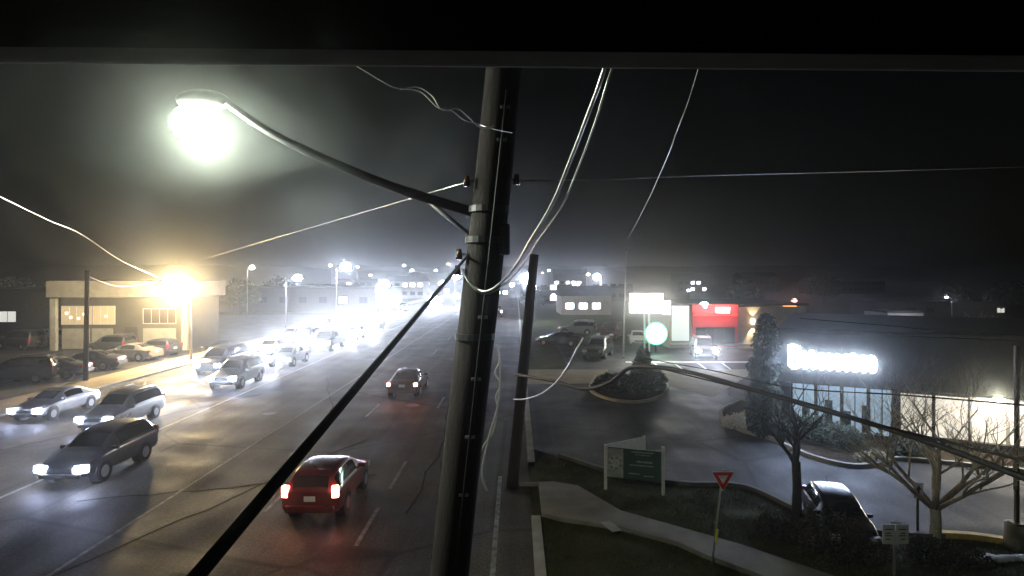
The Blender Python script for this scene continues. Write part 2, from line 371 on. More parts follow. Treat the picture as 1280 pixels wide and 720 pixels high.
def put_car(kind, name, label, loc, rz, color, heads=False, tails=False, group=None, cat='car', beam=1.0, sc=1.0):
    first = kind not in PROTO
    if first: PROTO[kind] = car_proto(kind)
    root0, D = PROTO[kind]
    if first: root = root0
    else:
        root = root0.copy(); C.objects.link(root)
        for ch in PKIDS[kind]: 
            c = ch.copy(); C.objects.link(c); c.parent = root
            for g in ch.children:
                if g.type == 'MESH': d = g.copy(); C.objects.link(d); d.parent = c
    if first: PKIDS[kind] = list(root0.children)
    root.name = name; root.scale = (sc,sc,sc); root.location = loc; root.rotation_euler.z = rz
    for k in ('label','category','group'):
        if k in root: del root[k]
    tag(root, label, cat, group)
    for ch in root.children:
        n = ch.name.split('.')[0]; m = None
        if n in ('body',) or (n in ('mirror',) and color.name != 'black'): m = color
        elif n == 'rear_bumper': m = color
        elif n == 'headlight': m = HEAD if heads else HEADOFF
        elif n == 'tail_light': m = tails if tails else TAILOFF
        if m is not None and ch.type == 'MESH':
            ch.material_slots[0].link = 'OBJECT'; ch.material_slots[0].material = m
    if heads:
        for s in (-1, 1):
            lamp('headlight_beam', 'SPOT', (s*D['W']*.74, D['L1']+.12, D['zf']-.02), HB*beam, (.78,.84,1), root, .12, R(44), (0, 1, .12), 1.0)
    if tails:
        for s in (-1, 1):
            lamp('tail_glow', 'SPOT', (s*D['W']*.84, D['L0']-.1, .95), 5*(3 if tails is BRAKE else 1), (1,.12,.08), root, .1, R(150), (0, -1, -.15), 1.0)
    return root
PKIDS = {}
HB = 9000
WHITE = paint('white_car_paint', (.6,.6,.6)); SILV = paint('silver_car_paint', (.4,.41,.42), .4); BLK = paint('black_car_paint', (.015,.015,.017))
CHAR = paint('charcoal_car_paint', (.05,.052,.055), .3); MAROON = paint('dark_red_car_paint', (.10,.008,.009), .2); BLUE = paint('dark_blue_car_paint', (.02,.03,.07), .2); GREY = paint('grey_car_paint', (.16,.165,.17), .4)
TW = 'traffic heading towards the viewer'; PI_ = PI
# moving away on the near side
put_car('hatch', 'red_hatchback', 'dark red hatchback driving away nearest us with its brake lights on', (-5.8, 19.0, .01), 0, MAROON, tails=BRAKE, sc=.93)
put_car('sedan', 'dark_sedan', 'small dark sedan driving away in the middle of the dark road, rear lights lit', (-6.45, 36.8, .01), 0, CHAR, tails=BRAKE)
put_car('pickup', 'distant_pickup', 'distant pickup truck with red rear lights between the two utility poles', (-3.3, 106, .01), 0, CHAR, tails=BRAKE, cat='pickup truck')
# oncoming, near
put_car('hatch', 'black_hatchback', 'black hatchback with bright headlights at the lower left, nearest oncoming vehicle', (-14.95, 22.1, .01), PI, BLK, True, group=TW, beam=.5)
put_car('suv', 'silver_suv', 'silver white SUV with dark roof glass just behind the black hatchback', (-18.6, 28.9, .01), PI, SILV, True, group=TW, beam=.5, sc=.92)
put_car('sedan', 'white_sedan', 'white sedan at the left edge of the photo beside the far kerb', (-23.3, 31.0, .01), PI, WHITE, True, group=TW, beam=.8, sc=.92)
q = [(-18.0,39.5,'suv',SILV,'foremost car of the dazzling queue, in the lane nearest the solid line'),(-18,48.5,'sedan',GREY,'second car of the queue in its right-hand lane'),(-18,58.5,'pickup',BLK,'third vehicle of the queue in its right-hand lane, a black pickup'),(-18,68,'hatch',WHITE,'fourth car of the queue in its right-hand lane, a white hatchback'),(-18,78,'suv',BLK,'fifth and last car of the queue in its right-hand lane'),
 (-21.6,45,'van',BLUE,'foremost vehicle of the queue in its left-hand lane, a dark blue van'),(-21.6,54,'sedan',WHITE,'second car of the queue in its left-hand lane, a white sedan'),(-21.6,63,'suv',CHAR,'third car of the queue in its left-hand lane, a charcoal SUV'),(-21.6,72,'hatch',SILV,'fourth car of the queue in its left-hand lane, a silver hatchback'),(-21.6,82,'sedan',BLK,'fifth and last car of the queue in its left-hand lane'),
 (-24.3,66,'sedan',GREY,'grey car in the queue hard against the far kerb'),(-24.3,78,'suv',MAROON,'dark red SUV in the queue hard against the far kerb'),
 (-22.5,122,'suv',CHAR,'lone distant car approaching beyond the end of the queue'),(-20,160,'sedan',SILV,'most distant oncoming car, seen where the slanting cable meets the lights'),(-19.2,45,'hatch',BLK,None)]
for x, y, k, c, lb in q:
    if lb: put_car(k, {'suv':'oncoming_suv','sedan':'oncoming_sedan','pickup':'oncoming_pickup','hatch':'oncoming_hatchback','van':'oncoming_van'}[k], lb, (x, y, .01), PI, c, True, group=TW, beam=(1.9 if y < 57 else .95) if y < 100 else .5)
# parked, left lot
PL = 'cars parked in the left-hand lot'
pk = [(22,478,'suv',BLK,1.9,'parked_suv','black SUV parked at the very left edge of the photo behind the far kerb'),(62,473,'sedan',CHAR,1.8,'parked_sedan','charcoal sedan parked second from the left edge behind the far kerb'),(110,462,'sedan',BLK,1.75,'parked_sedan','black sedan parked behind the brown wooden pole'),
 (165,450,'sedan',GREY,1.4,'parked_sedan','grey sedan parked in front of the white building'),(196,445,'hatch',BLUE,1.3,'parked_hatchback','dark hatchback parked nearest the yellow street lamp'),(28,436,'van',CHAR,1.2,'parked_van','dark van parked furthest left in the back row of the lot'),(60,433,'suv',SILV,2.9,'parked_suv','silver SUV parked in the back row left of the white building'),(140,441,'suv',CHAR,1.3,'parked_suv','charcoal SUV parked under the windows of the white building')]
for px, py, k, c, rz, nm, lb in pk:
    g = G(px, py); put_car(k, nm, lb, (g.x, g.y, .01), rz, c, group=PL)
# right-hand lots
PR = 'cars parked in the right-hand lots'
for px, py, k, c, rz, nm, lb in [(748,446,'suv',CHAR,2.8,'parked_suv','charcoal SUV parked left of the flagpole'),(764,424,'van',MAROON,2.7,'parked_van','dark red van parked behind the flagpole'),(797,431,'sedan',WHITE,3.0,'parked_sedan','white sedan parked under the glowing pole sign'),(700,432,'sedan',BLK,1.2,'parked_sedan','black sedan parked right of the thinner wooden pole'),(722,418,'suv',GREY,1.3,'parked_suv','grey SUV parked further back left of the flagpole')]:
    g = G(px, py); put_car(k, nm, lb, (g.x, g.y, .01), rz, c, group=PR)
g = G(893, 452); put_car('suv', 'facing_suv', 'dark SUV with blazing headlights in front of the red shop', (g.x, g.y+3, .012), PI-.15, BLK, True, beam=.22, group=PR)
put_car('hatch', 'small_car', 'small dark car with a bluish windscreen half hidden between the two bare trees', (8.75, 16.6, .014), R(168), BLK, group=PR, sc=.7)

# ------------------------------------------------------------------ utility poles and street lamps
def wood_pole(label, a, b, r0, r1):
    root = thing('utility_pole', label, 'utility pole', a); a = Vector(a); b = Vector(b); n = 14; pts = []; rs = []
    for i in range(n+1):
        t = i/n; pts.append((b-a)*t+Vector((noise.noise((t*3,a.x,1)),noise.noise((t*3,a.y,5)),0))*.02); rs.append(r0+(r1-r0)*t)
    MB().tube(pts, rs, 20).build('pole', WOOD, root, True); return root, a, b
# big pole close by: image x 575 at y 620, x 628 at y 110, 6 m away
a = P(507,345+CH*F/6.0,6.0); bt = P(633,60,6.0)
U1, A1, B1 = wood_pole('thick leaning wooden utility pole in the middle, carrying the big lamp arm', a, bt, .2, .18)
def on1(py, dx=0): 
    t = ((345+CH*F/6.0)-py)/((345+CH*F/6.0)-60); return a.lerp(bt, t)+Vector((dx,0,0))
for yy in (262, 300, 420): 
    p = on1(yy)-a; MB().cyl(p-Vector((0,0,.03)), p+Vector((0,0,.03)), .203, n=20).build('steel_band', DARKM, U1)
for yy, sx in ((228,-1),(226,1),(338,-1),(318,-1)):
    p = on1(yy)-a; k_ = MB(); k_.cyl(p+Vector((sx*.17,-.06,0)), p+Vector((sx*.27,-.08,0)), .012, n=8); k_.build('pin', STEEL, U1)
    k_ = MB(); k_.cyl(p+Vector((sx*.24,-.08,-.05)), p+Vector((sx*.24,-.08,.05)), .035,.022,12); k_.build('insulator', mat('brown_porcelain', (.08,.035,.02), .25), U1, True)
for yy in (395,470,540,610,180,140):
    p = on1(yy)-a; MB().box(p+Vector((.06,-.19,0)),(.09,.02,.03),None,.004).build('cable_clip', STEEL, U1)
MB().tube([on1(yy)-a+Vector((.06,-.205,0)) for yy in (120,200,300,400,500,600,700)], .012, 8).build('ground_wire', CABLE, U1, True)
b = MB(); p = on1(300)-a; b.box(p+Vector((.19,-.1,0)), (.1,.14,.3), None, .02); b.build('junction_box', DARKM, U1)
# lamp arm
arm0 = on1(272); head = P(246,150,6.0)
PW = .6
def street_lamp(label, base, hgt, armv, col, power, group=None, r=.07, emit=200, size=.35, spot=False, mast=True, bulb=None, ms=None):
    root = thing('street_lamp', label, 'street lamp', base, 0, group); m = ms or STEEL
    if mast: MB().cyl((0,0,0), (0,0,hgt), r, r*.6, 10).build('pole', m, root, True)
    tip = Vector((armv[0], armv[1], hgt+armv[2])); 
    if Vector(armv).length > .05: MB().tube(smooth_pts([(0,0,hgt-.3), Vector((armv[0]*.5,armv[1]*.5,hgt+armv[2]*.75)), tip], 5), r*.45, 8).build('arm', m, root, True)
    d = Vector((armv[0],armv[1],0)); rz = math.atan2(d.y, d.x) if d.length > .05 else 0
    MB().box(tip+Vector((0,0,.06)), (size*1.7, size*.8, .16), rz, .05).build('housing', m, root)
    MB().sph(tip-Vector((0,0,.04)), size*.5, (1.2,1.1,.95), 2).build('lens', lensmat('lit_lens_%d_%d' % (int(col[2]*100), emit), col, emit), root, True)  # lens swollen to stand in for the lamp's bloom
    lamp('bulb', 'POINT', tip-Vector((0,0,size*.1)), power*PW, col, root, size*.2)
    return root
LW = (.88,.97,.8); LED = (.68,.77,1); SOD = (1,.74,.38)
base = arm0; tip = head-arm0
L1 = thing('street_lamp', 'big dazzling white globe lamp at the upper left, on the thick pole\'s long arm', 'street lamp', base)
MB().tube(smooth_pts([(.05,0,0), tip*.33+Vector((0,0,-.01)), tip*.7+Vector((0,0,.09)), tip+Vector((.25,0,.2))], 6), [.05]*6+[.045]*6+[.04]*7, 10).build('arm', DARKM, L1, True)
MB().tube([Vector((.05,0,-.35)), tip*.22+Vector((0,0,-.02))], .02, 8).build('brace', DARKM, L1, True)
MB().sph(tip+Vector((.06,0,.19)), .19, (1.35,.9,.55), 3).build('housing', DARKM, L1, True)
MB().sph(tip-Vector((0,0,.04)), .21, (1.1,1,.95), 3).build('lens', lensmat('lit_big_lens', LW, 300), L1, True)  # globe sized to give the lamp its bloom
lamp('bulb', 'POINT', tip-Vector((0,0,.04)), 1450, LW, L1, .1)
lamp('downlight', 'SPOT', tip-Vector((0,0,.04)), 560, (1,.9,.6), L1, .1, R(128), (-.35,.55,-1), .5)
# the far-left sodium lamp and others (px, py of the head, distance)
def lamp_at(px, py, Y, label, col, power, armx=1.2, emit=200, size=.5, ms=None):
    h = P(px, py, Y); street_lamp(label, (h.x-armx, Y, 0), h.z-.2, (armx, 0, .2), col, power, 'street lamps along the road', .1, emit, size, ms=ms)
lamp_at(222,357,50,'brilliant yellow street lamp beside the white building on the left', SOD, 36000, -1.1, 400, 2.0)
lamp_at(372,347,78,'white street lamp above the left end of the queue, nearest the yellow one', LED, 7200, 1.5, 300, .9)
lamp_at(432,333,100,'highest white street lamp above the middle of the queue', LED, 8400, 1.5, 300, 1.51)
lamp_at(480,355,112,'white street lamp above the right end of the queue', LED, 8400, 1.5, 300, 1.66)
lamp_at(540,374,125,'distant headlight built as a low white lamp where the slanting cable ends', LED, 8400, .6, 300, 1.93)  # added lamp, stands in for a very bright distant headlight
lamp_at(571,345,150,'white street lamp just left of the thick wooden pole', LED, 6000, .5, 300, 1.66)
lamp_at(570,370,140,'lower white lamp just left of the thick wooden pole', LED, 4800, .4, 300, 1.38)
lamp_at(658,348,92,'bright white street lamp right of the hanging cable loop', LED, 9600, -1.2, 300, 1.66)
lamp_at(746,346,150,'small white street lamp left of the flagpole', LED, 6000, -1.0, 300, 1.51)
lamp_at(315,334,105,'faint warm white lamp between the yellow lamp and the queue lamps', (1,.95,.8), 2500, .8, 30, .8)
lamp_at(880,382,59,'white lamp on a post before the red shop', LED, 4200, .3, 300, .8)
lamp_at(987,388,60,'orange lamp right of the wall light', (1,.3,.05), 14000, .4, 8, 1.5, BRONZE)
lamp_at(993,375,75,'small pink white lamp above the orange lamp', (1,.5,.45), 1500, .3, 5, .6, BRONZE)
lamp_at(1183,371,90,'tiny blue white lamp high at the right', (.8,.85,1), 300, -.8, 40, .4)
lamp_at(1211,410,55,'small lamp lighting a bare tree far right', (.95,.9,1), 500, -.5, 30, .3)

U2, A2, B2 = wood_pole('thinner wooden utility pole standing on the footpath corner', G(640,610), P(668,318,20.3), .2, .15)
U3, A3, B3 = wood_pole('brown wooden pole in front of the white building at far left', G(107,478), P(109,338,5341/133), .16, .13)
# steel mast beside the yellow lamp
# pole right: lot light pole with concrete base
rb = G(1270,684); r1 = thing('lot_light_pole', 'slim dark light pole on a round concrete base at the right edge', 'light pole', rb)
MB().cyl((0,0,0),(0,0,.62), .27,.25,24).build('concrete_base', CONC, r1, True)
MB().box((.02,0,2.9),(.09,.09,4.6),None,.01).build('pole', BRONZE, r1)
MB().box((0,-.06,.64),(.3,.3,.04)).build('base_plate', BRONZE, r1)
MB().box((-.08,-.07,1.85),(.1,.02,.68),None,.004).build('yellow_marker', mat('faded_yellow', (.6,.55,.25), .6), r1)
# flagpole
fp = G(779,447); r1 = thing('flagpole', 'tall thin white flagpole before the glowing pole sign', 'flagpole', fp)
MB().tube([(0,0,0),(.1,0,4),(.27,0,9.2)],[.08,.06,.03],8).build('pole', WHITEP, r1, True); MB().sph((.27,0,9.28),.08).build('finial', STEEL, r1, True); MB().cyl((0,0,0),(0,0,.1),.2,n=14).build('base_collar', STEEL, r1)

# ------------------------------------------------------------------ cables
def cable(label, pts, r, m=CABLE, k=8, group='overhead cables', name='overhead_cable', nseg=8):
    q = smooth_pts([P(*p) for p in pts], k)
    return tag(MB().tube(q, r, nseg).build(name, m, None, True), label, 'cable', group)
cable('thick black cable slanting across the road from the bottom edge to the thick pole', [(150,834,.9),(585,319,6.0)], [.015,.013], k=1, nseg=16)
c1 = [(760,70,3.0),(750,103,3.1),(738,135,3.3),(715,195,3.7),(690,255,4.1),(662,302,4.6),(649,325,5.0),(637,342,5.3),(624,355,5.5),(612,363,5.6),(600,363,5.7),(587,353,5.75),(577,337,5.8),(590,250,5.8)]
cable('bright silvery cable dropping from the top edge into a wide loop beside the thick pole', c1[:-1], [.0125]*97 if False else .011, SILVER)
c2 = [(770,70,3.1),(757,110,3.2),(745,150,3.4),(722,212,3.8),(700,262,4.1),(671,303,4.6),(657,326,5.0),(645,342,5.3),(628,357,5.5),(616,365,5.6),(606,367,5.7),(595,363,5.72),(585,352,5.75)]
cable('thinner darker cable following just right of the silvery loop', c2, .006, SILVER)
cable('straight bright wire running from the thick pole to the yellow street lamp', [(590,226,5.9),(520,246,8),(400,281,13),(250,325,47)], .006, SILVER, 1)
cable('thin level wire crossing the dark sky at the right', [(636,226,6),(760,224,6.8),(900,219,8),(1100,214,10),(1300,208,13)], .0055, SILVER)
cable('crinkled thin wire hanging in the sky left of the thick pole', [(425,70,5),(455,88,5),(482,104,5),(496,110,5),(517,112,5),(530,118,5),(545,133,5),(556,137,5),(566,139,5),(580,150,5),(598,155,5),(615,161,5),(640,166,5.8)], .0042, SILVER)
cable('second strand twisted round the crinkled thin wire', [(500,112,5.02),(522,109,5.02),(540,120,5.0),(552,137,5),(572,136,5),(585,146,5),(600,159,5),(618,158,5)], .0035, SILVER)
cable('short faint wire high in the sky right of the loop', [(880,60,3.8),(862,122,4.1),(846,164,4.5),(826,215,6),(800,270,16),(784,300,50)], .003, SILVER)
cable('faint yellow-lit wire left of the yellow street lamp', [(-20,236,30),(60,275,38),(100,292,42),(150,325,46),(196,346,49.6)], .035, SILVER)
cable('thin wire sagging from the brown pole to the yellow lamp', [(109,345,40.3),(150,358,44),(196,352,49)], .02, SILVER)
cable('pale cable curling down to the thinner wooden pole', [(729,422,12),(722,435,12),(710,458,12.5),(695,478,13),(675,493,14.5),(655,499,17),(642,499,19.8)], .018, SILVER)
cable('thick black cable sagging from the thinner pole to the right edge', [(644,468,20),(690,476,17),(730,486,14.5),(762,478,13),(790,459,12),(850,463,10),(940,487,8),(1060,521,6.5),(1170,556,5.4),(1310,609,4.5)], [.045]*24+[.04]*16+[.032]*16+[.027]*17)
cable('black cable above the thick one, crossing before the bare tree', [(790,452,12),(880,474,9.5),(985,500,7.5),(1110,534,6),(1200,556,5.2),(1310,583,4.5)], .0125)
cable('thin black wire, uppermost of the three crossing the lit shopfront', [(800,447,12),(890,463,10),(985,484,8),(1130,494,6.5),(1310,509,5)], .008)
cable('thin black line crossing the pale panel at far right', [(1000,398,9),(1110,407,8),(1160,412,7.5),(1310,422,6.5)], .005)
cable('frayed cable end hanging between the two poles', [(622,430,9),(624,452,9),(619,466,9),(626,480,9),(620,496,9),(622,512,9),(616,540,9),(606,555,9),(598,570,9),(586,590,9)], .014, mat('scuffed_cable', (.2,.2,.2), .4))
cable('grey conduit loop hanging low between the two poles', [(626,452,9),(624,500,9),(612,545,9),(605,575,9),(603,596,9),(609,614,9)], .02, mat('grey_conduit', (.12,.12,.125), .6))

# ------------------------------------------------------------------ signs
def ang(a, b): return math.atan2(b.y-a.y, b.x-a.x)
# yield sign
yb = G(890,705); r1 = thing('yield_sign', 'red and white triangular yield sign on a thin post by the footpath', 'traffic sign', yb)
MB().tube([(0,0,0),(.27,0,2.3)], .025, 8).build('post', mat('sign_post', (.35,.34,.25), .6, .2), r1, True)
MB().tube([(.09,-.028,.55),(.12,-.028,.85)], .03, 8).build('reflective_strip', mat('yellow_strip', (.6,.55,.05), .5), r1)
def tri(s, y0, y1, cz):
    b = MB(); r = .08*s
    corners = [(-.5*s,.32*s),(.5*s,.32*s),(0,-.54*s)]; poly = []
    for i, c in enumerate(corners):
        p = Vector(corners[i-1]); c = Vector(c); n_ = Vector(corners[(i+1)%3]); r_ = .06*s
        A = c+(p-c).normalized()*r_; B = c+(n_-c).normalized()*r_
        for t in (0,.33,.66,1): poly.append(A*(1-t)**2+c*2*t*(1-t)+B*t*t)
    fa = [b.bm.verts.new((q.x, y0, q.y+cz)) for q in poly]; fb = [b.bm.verts.new((q.x, y1, q.y+cz)) for q in poly]
    b.bm.faces.new(fa); b.bm.faces.new(fb[::-1])
    for i in range(len(poly)): b.bm.faces.new((fa[i], fa[(i+1)%len(poly)], fb[(i+1)%len(poly)], fb[i]))
    return b
cx, cz = .25, 2.08
e = thing('tmp','','x'); bpy.data.objects.remove(e)
sf = link('sign_face', None, r1, (cx,-.04,cz)); 
def asmesh(b, nm, m, par, loc): o = b.build(nm, m, par); o.location = loc; return o
bpy.data.objects.remove(sf)
sf = asmesh(tri(.56,-.004,.004,0), 'sign_face', mat('sign_white', (.65,.65,.62), .4), r1, (cx,-.045,cz))
asmesh(tri(.52,-.008,-.0045,0), 'red_border', mat('sign_red', (.5,.02,.02), .4), sf, (0,0,0))
asmesh(tri(.24,-.012,-.0085,0), 'white_centre', mat('sign_white', (.65,.65,.62), .4), sf, (0,0,.01))
text_mesh('YIELD', .055, sf, mat('sign_red', (.5,.02,.02)), (0,-.0135,.045), (PI/2,0,0))
# V shaped green sign
pa, pb, pc = G(757,612), G(829,619), P(805,545,21.0)
r1 = thing('monument_sign', 'green board sign with a grey crest on white posts, folded into a V', 'sign', pa)
gq = mat('sign_green', (.02,.065,.045), .5, 0, .12, 4)
def board(p, q, z0, z1, m, name, th=.05):
    p = p-pa; q = q-pa; c = (p+q)/2; w = (q-p).length; an = math.atan2(q.y-p.y, q.x-p.x)
    o = MB().box((0,0,0), (w,th,z1-z0), None, .006).build(name, m, r1); o.location = (c.x, c.y, (z0+z1)/2); o.rotation_euler.z = an; return o, w, z1-z0
for p, h in ((pa,1.48),(pb,1.55),(Vector((pc.x,pc.y,0)),1.50)):
    v = p-pa; MB().box((v.x,v.y-.005,h/2),(.09,.09,h),None,.01).build('post', WHITEP, r1)
fr, w, hh = board(pa+Vector((.07,0,0)), pb+Vector((-.07,0,0)), .42, 1.40, gq, 'front_board')
MB().box((-w*.35,-.032,0),(w*.3,.012,hh*.96)).build('crest_panel', mat('crest_grey', (.3,.31,.29), .6, 0, .3, 5), fr)
b = MB(); b.cyl((-w*.35,-.04,0),(-w*.35,-.047,0), .2,n=28); b.build('crest_ring', mat('crest_dark', (.12,.15,.12), .6), fr)
b = MB(); b.cyl((-w*.35,-.0475,0),(-w*.35,-.052,0), .155,n=28)
for k in range(7): 
    t_ = 2*PI*k/7; b.sph((-w*.35+.2*math.cos(t_),-.045,.2*math.sin(t_)),.05,(1,.2,1),1)
b.build('crest_disc', mat('crest_pale', (.4,.41,.38), .6, 0, .4, 14), fr)
rr = random.Random(3)
for z, x0, x1, hgt in ((.40,-.05,.36,.05),(.32,.02,.30,.03),(.1,.05,.33,.06),(-.02,-.08,.36,.035),(-.30,-.1,.1,.04),(-.34,.18,.36,.04)):
    x = x0*w; b = MB()
    while x < x1*w:
        l = rr.uniform(.02,.05); b.box((x+l/2,-.03,z+rr.uniform(-.004,.004)),(l*.8,.008,hgt*rr.uniform(.6,1))); x += l
    b.build('lettering', mat('letter_pale_green', (.25,.33,.28), .6), fr)
bb, w2, h2 = board(Vector((pa.x+.05,pa.y+.06,0)), Vector((pc.x,pc.y,0))+Vector((-.05,-.05,0)), .42, 1.475, mat('sign_back', (.5,.5,.47), .6), 'rear_board')
# small two-panel sign
sp = G(1118,722); r1 = thing('notice_sign', 'small white two-panel notice on a thin post below the bare tree', 'sign', sp)
MB().box((0,0,.55),(.045,.045,1.1)).build('post', mat('dull_post', (.22,.22,.18), .6), r1)
for s in (-1,1):
    p_ = MB().box((s*.155,-.035,1.02),(.295,.02,.44),None,.006).build('panel', WHITEP, r1)
    b = MB()
    for z, l in ((1.14,.18),(1.05,.12),(.99,.17),(.91,.1)): b.box((s*.155+(.18-l)/4*s,-.047,z),(l,.004,.022))
    b.build('printed_line', BLACKP, p_)
MB().box((0,-.035,1.29),(.2,.02,.05)).build('top_tab', WHITEP, r1)
# arrow sign
sp = G(1147,668); r1 = thing('arrow_sign', 'small white sign with a black arrow left of the bare tree trunk', 'traffic sign', sp)
MB().box((0,0,.7),(.045,.045,1.4)).build('post', BRONZE, r1)
p_ = MB().box((0,-.035,1.2),(.26,.015,.4),None,.005).build('panel', WHITEP, r1)
b = MB(); b.box((0,-.045,1.13),(.05,.004,.2)); b.bm.faces.new([b.bm.verts.new(v) for v in ((-.08,-.047,1.22),(.08,-.047,1.22),(0,-.047,1.35))]); b.build('arrow', BLACKP, p_)
# glowing pole sign
sb = G(812,440); Yp = sb.y
r1 = thing('pole_sign', 'big glowing blank white box sign on two legs above the round green light', 'sign', sb)
EW = emat('sign_glow_white', (1,.98,.93), 6); EW.cycles.emission_sampling = 'NONE'
def rel(px, py, Y, o): return P(px,py,Y)-Vector(o)
def pxbox(x0, y0, x1, y1, Y, d, m, name, root, o, bev=.03):
    a_ = rel(x0,y1,Y,o); b_ = rel(x1,y0,Y,o); return MB().box(((a_.x+b_.x)/2, a_.y+d/2, (a_.z+b_.z)/2), (b_.x-a_.x, d, b_.z-a_.z), None, bev).build(name, m, root)
for px in (806,812):
    p = rel(px,392,Yp,sb); MB().box((p.x,.15,p.z/2),(.14,.14,p.z)).build('leg', WHITEP, r1)
pxbox(788,367,829,391,Yp,.5,EW,'main_panel',r1,sb); pxbox(829.3,376,838,393,Yp,.45,EW,'side_panel',r1,sb)
lamp('sign_glow','AREA',rel(812,380,Yp-.3,sb),900,(1,.97,.9),r1,(4,1.8),direction=(0,-1,0))
# round green sign
gb = G(820,441); r1 = thing('round_green_sign', 'round glowing pale green disc sign on a short post', 'sign', gb)
p = rel(820,417,gb.y,gb); q_ = MB(); q_.cyl(p+Vector((0,-.1,0)), p+Vector((0,.1,0)), .95, n=36); q_.build('disc', emat('green_disc', (.55,1,.8), 2.6), r1, True)
b = MB(); 
for k in range(36):
    a0, a1_ = 2*PI*k/36, 2*PI*(k+1)/36; b.cyl(p+Vector((.99*math.cos(a0),-.08,.99*math.sin(a0))), p+Vector((.99*math.cos(a1_),-.08,.99*math.sin(a1_))), .045, n=6)
b.build('rim', emat('green_rim', (.05,.75,.4), 1.5), r1); MB().cyl((0,.15,0),(0,.15,p.z), .09, n=10).build('post', DARKM, r1)
lamp('sign_glow','POINT',p-Vector((0,.6,0)),250,(.4,1,.7),r1,.4)
# orange-red hydrant-like lamp by the shrub
hb = G(806,462); r1 = thing('hydrant', 'dull red hydrant standing above the evergreen shrubs', 'hydrant', (hb.x,hb.y,0))
RH = mat('hydrant_red', (.5,.09,.06), .6); MB().cyl((0,0,0),(0,0,.95),.16,.14,14).sph((0,0,.95),.17).cyl((0,0,1.05),(0,0,1.2),.05,n=8).build('barrel', RH, r1, True); MB().cyl((-.26,0,.7),(.26,0,.7),.08,n=10).build('outlet', RH, r1, True)

# ------------------------------------------------------------------ buildings
def window(root, x, z, w, h, y, lit=None, bars=1, frame=WHITEP, d=.06):
    f = MB(); t = .06
    f.box((x,y,z+h/2),(w,d,t)); f.box((x,y,z-h/2),(w,d,t)); f.box((x-w/2,y,z),(t,d,h+t-.004)); f.box((x+w/2,y,z),(t,d,h+t-.004))
    for k in range(bars): f.box((x-w/2+w*(k+1)/(bars+1),y-.003,z),(t*.7,d*.8,h-t))
    fo = f.build('window', frame, root); MB().box((x,y+.012,z),(w-t,.02,h-t)).build('pane', lit or GLZ, fo); return fo
def door(root, x, w, h, y, m=DARKM):
    d = MB().box((x,y,h/2),(w,.06,h),None,.01).build('door', m, root); MB().cyl((x+w*.35,y-.06,1.0),(x+w*.35,y-.06,1.2),.015,n=6).build('handle', STEEL, d)
# left white building
o = G(66,438); W_ = 12.9
r1 = thing('white_building', 'two-storey white and grey commercial block behind the yellow street lamp', 'building', o, R(3))
hgt = 7-7*o.y/F
MB().box((W_/2+.3,3,2.45),(W_-1,6,4.9)).build('wall', GREYW, r1)
MB().box((W_/2,3,hgt-.7),(W_+.6,7,1.55),None,.02).build('parapet', WHITEW, r1)
MB().box((W_/2,3,hgt+.1),(W_,6.4,.06)).build('roof', ROOF, r1)
for x in (.35, W_-.6): MB().box((x,-.35,2.45),(.55,.4,4.9),None,.02).build('column', WHITEW, r1)
for x0, x1 in ((.9,3.4),(3.6,5.5),(8.3,11.3)): MB().box(((x0+x1)/2,-.06,1.1),(x1-x0,.12,1.9),None,.01).build('spandrel_panel', WHITEW, r1)
WL = emat('dim_lit_window', (1,.9,.65), .12)
window(r1,2.2,3.3,2.7,1.7,-.07,WL,3); window(r1,4.7,3.3,2.0,1.7,-.07,WL,2); window(r1,9.8,3.2,3.0,1.4,-.07,None,3); door(r1,7.2,1.2,2.2,-.06)
for x, z in ((1.3,3.5),(1.7,3.1),(2.4,3.0),(2.9,3.4),(4.9,3.2)): 
    MB().box((x,-.12,z),(.2,.05,.2),None,.02).build('shop_light', emat('small_lit', (1,.9,.75), 3), r1)
lamp('bounce', 'POINT', (2,-3,3.5), 60, (1,.93,.75), r1, .3); 
# dark building further left
def block(name, label, loc, rz, w, d, h, m, wins=(), roofm=ROOF, gable=0, lit=None, cat='building', group=None):
    r = thing(name, label, cat, loc, rz, group); MB().box((0,d/2,h/2),(w,d,h)).build('wall', m, r)
    if gable:
        b = MB(); v = [(-w/2-.3,-.3,h),(w/2+.3,-.3,h),(w/2+.3,d+.3,h),(-w/2-.3,d+.3,h),(-w/2-.3,d/2,h+gable),(w/2+.3,d/2,h+gable)]
        vs = [b.bm.verts.new(q) for q in v]
        for f in ((0,1,5,4),(2,3,4,5),(0,4,3),(1,2,5),(3,2,1,0)): b.bm.faces.new([vs[i] for i in f])
        b.build('roof', roofm, r)
    else: MB().box((0,d/2,h+.12),(w+.3,d+.3,.25),None,.02).build('roof', roofm, r)
    for (x, z, ww, wh, l) in wins: window(r, x, z, ww, wh, -.04, l, 1, DARKM)
    return r
LITW = emat('lit_window_white', (.9,.93,1), 8); LITY = emat('lit_window_warm', (1,.8,.5), 3); LITD = emat('dim_window', (.9,.9,.8), .8)
block('brick_block', 'dark low building at the left edge behind the parked cars', (-62,72,0), R(2), 26, 12, 5.2, DARKW, [(-6,2.2,2,1.3,None),(2,2.2,2,1.3,LITD),(8,2.2,2,1.3,None)])
r1 = block('long_low_building', 'long dark low building beyond the queue', (-45,118,0), R(-6), 40, 12, 4.6, DARKW, [(x,2.4,1.6,1.2,LITW if x in (-8,12) else None) for x in (-16,-12,-8,-4,0,4,8,12,16)])
